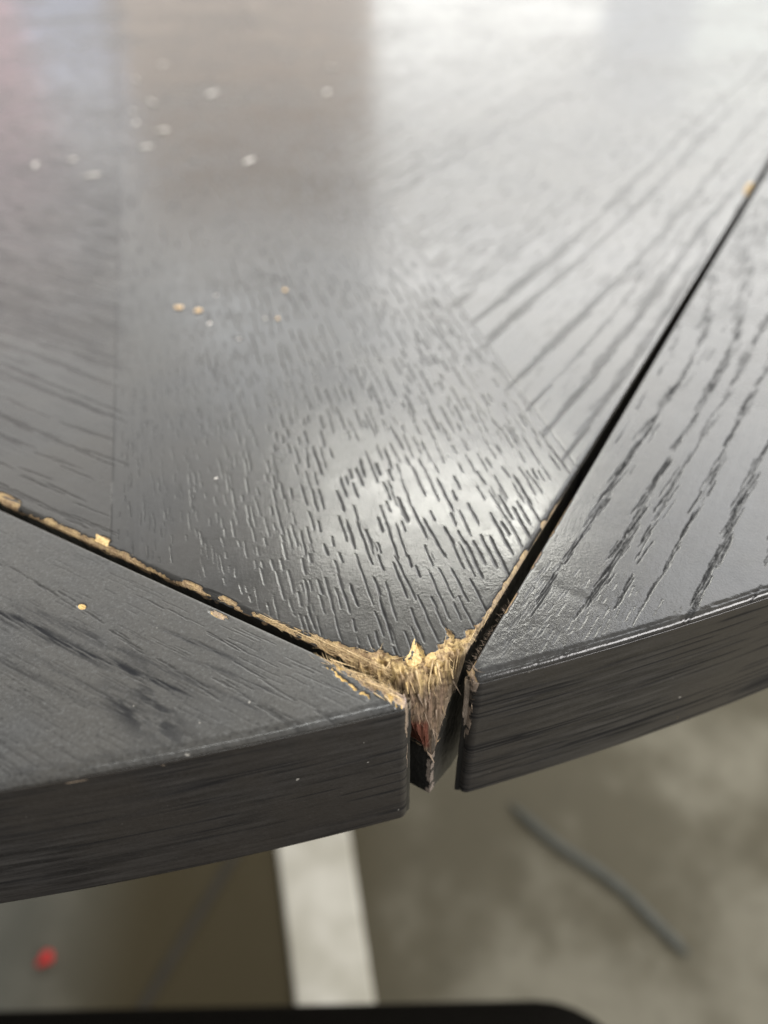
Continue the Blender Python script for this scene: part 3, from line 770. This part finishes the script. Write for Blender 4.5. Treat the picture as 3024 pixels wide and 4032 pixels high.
    # ---- edge band: arris, face, underside
    zs = np.concatenate([[-.86, -.92, -.93, -.90, -.92, -1.02, -1.18], np.linspace(-1.4, -THK+1.0, 90), [-THK+.6, -THK+.3, -THK+.1, -THK, -THK, -THK]])
    ro_ = np.concatenate([[-.14, -.16, -.08, .04, .15, .19, .20], np.full(90, .20), [.12, 0, -.25, -.6, -6, -14]])
    SS, ZZ = np.meshgrid(s, zs, indexing='ij')
    ro2 = np.broadcast_to(ro_, SS.shape).copy()
    # grooves of the grain along the band, real relief
    gr = fbm(SS*.035, ZZ*2.5+.02*SS+.5*np.sin(SS*.05), seed+51, 3)
    gm = ss(.47, .33, gr)
    inface = (ZZ < -1.6) & (ZZ > -THK+1)
    ro2 += np.where(inface, -.05*gm+.05*(fbm(SS*.1, ZZ*.2, seed+5)-.5), 0)
    ro2 += np.where(ZZ > -1.3, .20*(fbm(SS*.5, ZZ*2, seed+52)-.5)*ss(0, .4, -ZZ-.9), 0)
    rad = (Rout[:, None]+ro2); rad = np.maximum(rad, (t_in+.02)[:, None])
    Lb, Qb = CC+ux[:, None]*rad, CC+uy[:, None]*rad
    bb = ss(.55, .75, fbm(SS*.16, 0*ZZ, seed+61))*ss(.14, .04, np.abs(ZZ+1.35+.5*(fbm(SS*.12, 0*ZZ, 4)-.5)))*ss(.35, .5, fbm(SS*.9, 0*ZZ, 44))*(side < 0)*ss(6, 12, SS)*ss(75, 60, SS)
    bb = np.maximum(bb, ss(1.1, .4, SS+.9*(fbm(SS*1.2, ZZ*.45, seed+6)-.5)+.05*(-ZZ))*ss(.36, .44, fbm(SS*1.2, ZZ*.5, seed+8)))
    wb = np.empty(SS.shape+(3,)); wb[:] = (.30, .24, .18) if side < 0 else (.26, .21, .17)
    mesh_obj('edge_band', to_world(Lb, Qb, ZZ).reshape(-1, 3), grid_faces(n1, len(zs), flip=(side < 0)), M_BAND, lf,
             attrs={'pore': flat(.85*gm*inface*ss(.3, .6, fbm(SS*.05, ZZ*.4, seed+53))), 'bare': flat(bb), 'wood': wb.reshape(-1, 3), 'far': flat(0*ZZ), 'stain': flat(0*ZZ), 'gloss': flat(ss(-1.5, -1.2, ZZ))},
             uv=np.stack([ZZ, SS], -1).reshape(-1, 2)/1000)
    # ---- end grain at the tip
    ku, kz = 26, 70
    tu = np.linspace(0, 1, ku)[:, None]; zz = np.linspace(0, 1, kz)[None, :]
    zt0 = np.interp(tu[:, 0]*wdt[0], W_[0], Zt[0])[:, None]
    zc = zt0*(1-zz)+(-THK)*zz
    bul = .6*np.sin(np.pi*tu)*(1+0*zz)+.30*(fbm(tu*4, zc*.5, seed+71)-.5)*np.sin(np.pi*np.clip(tu, .02, .98))
    r0 = t_in[0]+tu*(wdt[0]+.2*(zz > .03))
    tx, ty = (ux[1]-ux[0], uy[1]-uy[0]); tn = math.hypot(tx, ty); tx, ty = tx/tn, ty/tn
    Lc, Qc = CC+ux[0]*r0-tx*bul, CC+uy[0]*r0-ty*bul
    bc = ss(-14 if side > 0 else -4.5, -9 if side > 0 else -1.5, zc+5*(fbm(tu*2, zc*.25, seed+73)-.5)-6*(1-tu)*(side > 0))
    bc = np.maximum(bc, ss(.86, .97, tu+0*zc)*ss(.42, .55, fbm(tu*3, zc*.5, seed+76))*ss(-22, -14, zc))
    col = np.empty(zc.shape+(3,)); col[:] = (.34, .28, .23)
    col = mixc(col, (.50, .40, .28), ss(-6, -1, zc)); col = mixc(col, (.17, .145, .12), ss(.45, .75, fbm(tu*2.2, zc*.28, 99))*.8)
    mesh_obj('end_face', to_world(Lc, Qc, zc).reshape(-1, 3), grid_faces(ku, kz, flip=(side > 0)), M_WALL, lf,
             attrs={'pore': flat(0*zc), 'bare': flat(bc), 'wood': col.reshape(-1, 3), 'far': flat(0*zc), 'stain': flat(0*zc)},
             uv=np.stack([tu*3+0*zc, zc], -1).reshape(-1, 2)/1000)
    return lf

def lines_right(gx, gy, Hr, Pr):
    # ring lines running beside the joint: across position B at along position A
    for b0_, sl, dn, t0, t1 in [(-11.0, -.030, 1.5, 26, 225), (-16.5, -.045, 1.5, 28, 225), (-20.3, -.045, 1.1, 30, 225), (-24.4, -.035, 1.3, 30, 225), (-29.0, -.060, 1.4, 34, 225),
                                (-35, -.08, 1.2, 44, 225), (-41, -.10, 1.1, 52, 225), (-48, -.1, 1.0, 60, 225), (-9.3, -.005, .5, 70, 225), (-13.8, -.03, .35, 60, 225)]:
        ph_ = random.random()*6
        f = lambda t, b0_=b0_, sl=sl, ph_=ph_: (t, b0_+sl*(t-28)+.45*math.sin(t*.09+ph_)+(.0022+.0016*math.sin(b0_))*max(t-108, 0)**2+.7*math.sin(t*.04+b0_))
        cluster_line(gx, gy, Hr, Pr, f, t0, t1, dn*.8, lambda t, sl=sl: (1, sl-.03), .36, (1.4, 4.4), (.065, .14), .095, 1.2, lambda x, y: y < -8.2, drift=-1.5)
    for k in range(140):
        carve(gx, gy, Hr, Pr, random.uniform(14, 34), random.uniform(-30, -9), 1, -.05, random.uniform(.5, 1.6), random.uniform(.07, .12), .045, .3)
def lines_left(gx, gy, Hr, Pr):
    for b0_, t0, t1, dn in [(-8.7, 20, 75, .5), (-1.9, 18, 40, .4), (-6.9, 6, 16, .8), (-3.8, 5, 22, .4)]:
        f = lambda t, b0_=b0_: (t, b0_-.06*(t-30)*-1*.0+b0_*0+.05*(t-30))
        cluster_line(gx, gy, Hr, Pr, f, t0, t1, dn, lambda t: (1, .05), .25, (1.2, 3.5), (.08, .16), .05, .6, lambda x, y: True)
    for k in range(500):
        carve(gx, gy, Hr, Pr, random.uniform(4, 120), random.uniform(-45, 1), 1, -.03, random.uniform(1, 4), random.uniform(.07, .12), .025, .25)

# tip angle: measured from the corner direction round the centre
leafL = build_leaf(-1, lambda L: 2.7-.026*np.clip(L, 0, 75)+.10*np.clip(-L, 0, 6), math.radians(-.36), 520, .19, M_LEAFL,
                   'left drop leaf, dull with soft dark streaks and a chipped tip', 300, lines_left)
leafR = build_leaf(+1, lambda Q: -7.45+0*Q, math.radians(1.30), 640, .18, M_LEAFR,
                   'right drop leaf, glossier with bold dashed grain lines', 500, lines_right)

# ------------------------------------------------------------------ splinters and fibres
def surf_z(L, Q):
    i = int(np.clip(np.searchsorted(gL, L), 0, NL-1)); j = int(np.clip(np.searchsorted(gQ, Q), 0, NQ-1))
    return LX[i, j], QX[i, j], Z[i, j]
def sliver(L, Q, z, dirL, dirQ, dirz, ln, r, bend, flat_=.45, k=5, sides=4):
    d = np.array([dirL, dirQ, dirz], float); d /= np.linalg.norm(d)
    t = np.linspace(0, 1, k); sidev = np.cross(d, [0, 0, 1.]); sidev /= np.linalg.norm(sidev)+1e-9
    upv = np.cross(sidev, d)
    pts = np.array([L, Q, z])+ln*t[:, None]*d+bend*ln*(t[:, None]**2)*(upv*random.uniform(-.3, 1)+sidev*random.uniform(-1, 1))
    V = []
    for i, p in enumerate(pts):
        rr = r*(1-.85*t[i])*(.7 if i == 0 else 1)
        for a in range(sides):
            an = 2*math.pi*a/sides+.4
            q = p+rr*(math.cos(an)*sidev+math.sin(an)*upv*flat_)
            V.append(q)
    V = np.array(V); Wd = to_world(V[:, 0], V[:, 1], V[:, 2])
    F = [(i*sides+j, i*sides+(j+1) % sides, (i+1)*sides+(j+1) % sides, (i+1)*sides+j) for i in range(k-1) for j in range(sides)]
    F += [tuple(range(sides))[::-1], tuple((k-1)*sides+j for j in range(sides))]
    return Wd, F
class Pile:
    def __init__(s): s.V = []; s.F = []; s.n = 0
    def add(s, V, F):
        s.V.append(V); s.F += [tuple(i+s.n for i in f) for f in F]; s.n += len(V)
pale, grey = Pile(), Pile()
strip_o = [o for o in bpy.data.objects if o.name.startswith('veneer_strip')][0]
# fine fibres bristling all over the break
for k in range(480):
    L = random.uniform(-5.7, 8); Q = random.uniform(3.6, 16)
    i = np.searchsorted(gL, L); j = np.searchsorted(gQ, Q)
    if i >= NL or j >= NQ or sd[i, j] < -.05: continue
    x, y, z = surf_z(L, Q)
    deep = -z
    an = random.gauss(math.radians(225), .9) if deep > 1.4 else random.uniform(0, 6.28)
    dz = -1.3 if deep > 2.5 else random.uniform(-.1, .5)
    V, F = sliver(x, y, z+.02, math.cos(an), math.sin(an), dz*random.uniform(.5, 1.2), random.uniform(.35, 1.3), random.uniform(.02, .055), .5, k=4, sides=3)
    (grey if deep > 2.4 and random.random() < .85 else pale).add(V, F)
# along the left joint
for k in range(900):
    L = random.uniform(2, 22)**1.0; L = L if random.random() < .6 else random.uniform(2, 75)
    Q = Q0+random.uniform(0, 1.2); i = np.searchsorted(gL, L); j = np.searchsorted(gQ, Q)
    if bare[i, j] < .5: continue
    x, y, z = surf_z(L, Q)
    V, F = sliver(x, y, z+.03, -1 if random.random() < .7 else 1, random.gauss(0, .18), random.uniform(-.05, .12), random.uniform(.6, 2.6), random.uniform(.02, .05), .12, k=4, sides=3)
    pale.add(V, F)
# right joint frays
for k in range(26):
    Q = random.uniform(8, 30); i = 0; j = np.searchsorted(gQ, Q)
    x, y, z = surf_z(L0, Q)
    V, F = sliver(x, y, z-random.uniform(0, .8), random.gauss(-.4, .3), random.gauss(-.8, .8), random.uniform(-.3, .3), random.uniform(.2, .7), random.uniform(.015, .035), .5, k=4, sides=3)
    grey.add(V, F)
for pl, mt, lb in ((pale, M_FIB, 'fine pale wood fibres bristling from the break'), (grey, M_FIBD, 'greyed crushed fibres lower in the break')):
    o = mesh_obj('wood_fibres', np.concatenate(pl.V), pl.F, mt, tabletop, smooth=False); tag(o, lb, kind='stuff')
# fibres at the tips of the leaves
fl_, fr_ = Pile(), Pile()
for k in range(240):
    L = random.uniform(-1.0, 12)*random.random()**.4
    V, F = sliver(L, 2.6-.02*L-random.uniform(0, 1.0), -.1+random.uniform(-.15, .15), random.choice((-1, 1)), random.gauss(.15, .3), random.uniform(-.1, .3), random.uniform(.4, 1.9), random.uniform(.02, .06), .2, k=4, sides=3)
    fl_.add(V, F)
for k in range(45):
    t_ = random.random(); z = -.1-7*random.random()**2
    V, F = sliver(-7.6-1.3*t_, 10.2-1.3*t_, z, random.gauss(.3, .6), random.gauss(-.5, .6), random.uniform(-.6, .6), random.uniform(.3, .9), random.uniform(.015, .035), .4, k=4, sides=3)
    fr_.add(V, F)
for k in range(60):
    Q = random.uniform(10, 24)
    V, F = sliver(-7.4, Q, -.15, random.gauss(.6, .3), random.gauss(0, .6), random.uniform(-.2, .3), random.uniform(.3, .9), random.uniform(.015, .03), .4, k=4, sides=3)
    fr_.add(V, F)
for pl, par in ((fl_, leafL), (fr_, leafR)):
    o = mesh_obj('wood_fibres', np.concatenate(pl.V), pl.F, M_FIBD if par is leafR else M_FIB, par, smooth=False); tag(o, kind='stuff')
# bigger splinters that can be picked out one by one
big = [  # L, Q, dz0, dL, dQ, dz, length, radius, bend, parent
    (3.6, 4.9, .25, -1, .35, -.35, 3.4, .13, .05, 0), (1.8, 5.2, .2, -1, .15, -.7, 3.6, .15, .05, 0), (6.5, 4.8, .3, -1, -.02, .05, 5.0, .10, .06, 0),
    (9.0, 4.6, .3, -1, -.05, .02, 6.5, .12, .05, 0), (12.5, 4.3, .2, -1, .02, .0, 6.0, .12, .04, 0), (17, 4.1, .2, -1, 0, .01, 6.2, .11, .03, 0),
    (22, 4.0, .15, -1, 0, .0, 5.0, .10, .03, 0), (27, 3.9, .15, -1, 0, .0, 5.5, .10, .03, 0), (-1.4, 6.2, .3, -.7, -.5, -1.6, 3.0, .26, .08, 0),
    (-.5, 5.6, .3, -.8, -.3, -1.8, 3.4, .24, .1, 0), (-2.6, 7.4, .3, -.6, -.6, -1.9, 3.2, .22, .1, 0), (-3.4, 8.8, .3, -.4, -.9, -1.6, 3.0, .2, .1, 0),
    (-2.2, 5.4, .3, -.7, -.2, -2.2, 2.6, .26, .1, 0), (-3.4, 6.4, .3, -.3, -.3, -2.4, 2.8, .2, .1, 0), (-4.6, 12.5, .2, -.3, -1, -.6, 3.2, .12, .15, 0),
    (-5.2, 16.5, .2, -.1, -1, -.1, 4.0, .11, .1, 0), (-5.6, 21, .1, -.05, -1, -.1, 3.5, .09, .1, 0), (2.4, 6.2, .4, -1, .6, .2, 2.6, .07, .3, 0),
    (4.5, 6.0, .3, 1, -.3, .25, 3.0, .06, .3, 0), (-.9, 7.6, .2, .6, .8, .25, 1.9, .22, .05, 0), (-2.9, 11.4, .1, .3, 1, .3, 1.9, .12, .05, 0)]
for (L, Q, dz0, dl_, dq_, dz_, ln, r, bd, w_) in big:
    x, y, z = surf_z(L, Q)
    V, F = sliver(x, y, z+dz0*.5, dl_, dq_, dz_, ln, r, bd, flat_=.35, k=7, sides=5)
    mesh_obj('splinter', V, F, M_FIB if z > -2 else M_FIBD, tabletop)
for (L, Q, z, dl_, dq_, dz_, ln, r, bd, par) in [(9.2, 2.5, .02, -1, .10, .02, 3.6, .16, .05, leafL), (6.5, 2.2, .05, -1, .12, .03, 3.6, .14, .06, leafL), (3.2, 1.8, .05, -1, .05, .08, 3.0, .2, .06, leafL),
                                               (0.2, 1.2, .05, -.9, -.4, .15, 1.8, .18, .05, leafL), (-.2, 1.9, -.1, -1, .1, -.2, 1.9, .2, .05, leafL), (1.6, .9, .05, -1, -.2, .1, 2.2, .12, .1, leafL),
                                               (-7.6, 10.9, .0, -.8, -1, .5, 2.2, .09, .35, leafR), (-7.8, 10.6, -.1, -1, -.6, .35, 2.0, .07, .4, leafR), (-7.5, 11.2, -.3, -.3, -1, -2.0, 4.0, .14, .05, leafR), (-7.9, 10.2, -2.5, -.4, -.6, -2.4, 5.0, .14, .05, leafR)]:
    V, F = sliver(L, Q, z, dl_, dq_, dz_, ln, r, bd, flat_=.35, k=7, sides=5)
    mesh_obj('splinter', V, F, M_FIB if par is leafL else M_FIBD, par)
# hairs hanging off the rims
for (L, Q, z, d, ln, par) in [(-31.5, 39, -24, (-.5, -.6, -1), 5, leafR), (-27.5, 34, -29.5, (-.6, -.5, -.9), 2.5, leafR)]:
    V, F = sliver(L, Q, z, *d, ln, .03, .25, flat_=1, k=7, sides=4); mesh_obj('fibre', V, F, M_FIB, par)
# torn chips standing in the break, one by one
for k in range(18):
    for tries in range(60):
        L = random.uniform(-5.4, 3.5); Q = random.uniform(3.8, 12.5)
        i = np.searchsorted(gL, L); j = np.searchsorted(gQ, Q)
        if sd[i, j] > .5: break
    x, y, z = surf_z(L, Q)
    dz_ = -random.uniform(1.0, 2.4) if z < -2.5 else random.uniform(-.6, .5)
    V, F = sliver(x, y, z+.10, random.gauss(-.7, .35), random.gauss(-.7, .35), dz_, random.uniform(1.2, 3.8), random.uniform(.08, .26), random.uniform(.0, .07), flat_=.3, k=4, sides=4)
    mesh_obj('splinter', V, F, M_FIBD if (z < -2.5 or random.random() < .25) else (M_FIB if random.random() < .7 else M_FLAKE), tabletop, smooth=False)
# yellow flakes of fresh wood
def flake(pts, zt, lift, par, nm='wood_flake'):
    n = len(pts); V = []
    for (L, Q) in pts:
        x, y, z = surf_z(L, Q); V.append((x, y, max(z, -1.2)+.10+lift))
    for (L, Q) in pts:
        x, y, z = surf_z(L, Q); V.append((x, y, max(z, -1.2)+.10+lift-zt))
    c = np.mean(np.array(V[:n]), 0); V.append((c[0], c[1], c[2]+.05))
    V = np.array(V); F = [(i, (i+1) % n, 2*n) for i in range(n)]+[(n+i, n+(i+1) % n, (i+1) % n, i) for i in range(n)]+[tuple(range(n, 2*n))]
    mesh_obj(nm, to_world(V[:, 0], V[:, 1], V[:, 2]), F, M_FLAKE, par, smooth=False)
def jag(pts, n=3, a=.16):
    out = []
    for i in range(len(pts)):
        p, q = np.array(pts[i]), np.array(pts[(i+1) % len(pts)])
        for t in range(n): out.append(tuple(p+(q-p)*t/n+(0 if t == 0 else 1)*np.array([random.uniform(-a, a), random.uniform(-a, a)])))
    return out
flake(jag([(.6, 6.9), (.45, 7.9), (1.05, 10.6), (-.4, 9.2), (-1.3, 8.2), (-1.1, 6.9), (-.3, 6.5)]), .15, .03, tabletop)
flake(jag([(-1.5, 8.5), (-1.6, 9.1), (-2.2, 10.0), (-2.8, 9.4), (-2.6, 8.3), (-1.9, 7.8)]), .2, .05, tabletop)
flake([(50.9, 3.9), (51.6, 5.0), (54.2, 5.0), (53.6, 3.9)], .12, .02, tabletop)

# ------------------------------------------------------------------ crumbs lying on the top, and glints modelled as pale flecks
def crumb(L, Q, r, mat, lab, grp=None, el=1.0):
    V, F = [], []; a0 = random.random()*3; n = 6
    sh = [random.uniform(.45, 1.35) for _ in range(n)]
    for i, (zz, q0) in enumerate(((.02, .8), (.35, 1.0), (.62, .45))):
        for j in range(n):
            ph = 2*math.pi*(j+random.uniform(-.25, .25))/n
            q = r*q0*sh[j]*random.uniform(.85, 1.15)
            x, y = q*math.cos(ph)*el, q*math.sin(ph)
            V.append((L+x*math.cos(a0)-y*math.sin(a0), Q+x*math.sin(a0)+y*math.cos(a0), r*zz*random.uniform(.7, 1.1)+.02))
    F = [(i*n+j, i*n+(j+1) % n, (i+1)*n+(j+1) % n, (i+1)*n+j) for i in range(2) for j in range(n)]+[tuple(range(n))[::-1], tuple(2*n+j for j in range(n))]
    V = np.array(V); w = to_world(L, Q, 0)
    o = mesh_obj('crumb_and_glint', to_world(V[:, 0], V[:, 1], V[:, 2]), F, mat, origin=tuple(w), smooth=False)
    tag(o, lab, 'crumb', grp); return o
M_CR = wood_mat('tan_crumb', (.70, .47, .26), (.9, .68, .42)); M_CW = wood_mat('whitish_crumb_and_glint', (.62, .58, .54), (.86, .82, .76))
FAR_GLINTS = [(276, 258, 1.5, 1.6, 'faint modelled glint farthest from the broken corner, above the brightest one'), (266, 230, 1.3, 2.6, 'faint streak-like modelled glint above the small round one in the far area'), (199, 290, 1.8, 1.5, 'pale modelled glint beside the bright window reflection, upper of two'), (174, 250, 1.5, 2.4, 'pale modelled glint beside the bright window reflection, lower of two'), (209, 124, 1.1, 2.5, 'pale modelled glint nearest the left edge in the far area')]
T = 'crumbs scattered on the table top'
for (L, Q, r, lb) in [(94.8, 68.5, .8, 'tan wood crumb, leftmost of the pair lying side by side on the table top'), (89.9, 69.5, .9, 'tan wood crumb, right one of the pair lying side by side on the table top'),
                      (78.4, 87.5, .85, 'largest tan crumb, farther right than the pair on the table top'), (71.4, 75.4, .6, 'tan crumb just in front of the largest tan crumb'),
                      (73.9, 74.0, .4, 'tiny tan crumb touching distance left of a slightly bigger one'), (83.5, 66.0, .4, 'faint small crumb in front of the pair of tan crumbs'),
                      (91.3, 77.5, .4, 'faint small crumb behind the pair of tan crumbs'), (73.4, 63.8, .35, 'faint speck alone between the tan crumbs and the corner'),
                      (46.8, 24.2, .45, 'pale speck nearest the left joint on the diagonal strip')]:
    crumb(L, Q, r*(.7 if L < 60 else 1), M_CR if r > .46 else M_CW, lb, T, random.uniform(1, 1.6))
for (L, Q, r, e, lb) in [(217, 225.7, 1.7, 1.5, 'brightest modelled glint in the blurred far area'), (230, 203, 1.6, 2.4, 'long modelled glint in the blurred far area'), (198, 174.4, 1.7, 1.4, 'modelled glint at the upper end of a blurred diagonal row'),
                         (189, 156.3, 1.6, 1.6, 'modelled glint at the lower end of a blurred diagonal row'), (227.4, 189, 1.4, 1, 'round modelled glint left of the long one'), (201.5, 134, 1.3, 1, 'small modelled glint at far left'),
                         (183, 126, 1.2, 2.5, 'thin streak-like modelled glint at far left'), (146.6, 161, 1.2, 2.2, 'flat modelled glint near the blurred middle of the table top'), (215, 178, 1.0, 1.5, 'faint modelled glint behind the diagonal row')]:
    crumb(L, Q, r*.62, M_CW, lb, 'modelled glints far back on the table top', e*2.0)  # glints on scuffs and dents, modelled as small pale solids
for (L, Q, r, e, lb) in FAR_GLINTS:  # more scuff highlights, built as elongated pale flecks
    crumb(L, Q, r*.6, M_CW, lb, 'modelled glints far back on the table top', e*1.7)
print('objects', len(bpy.data.objects))
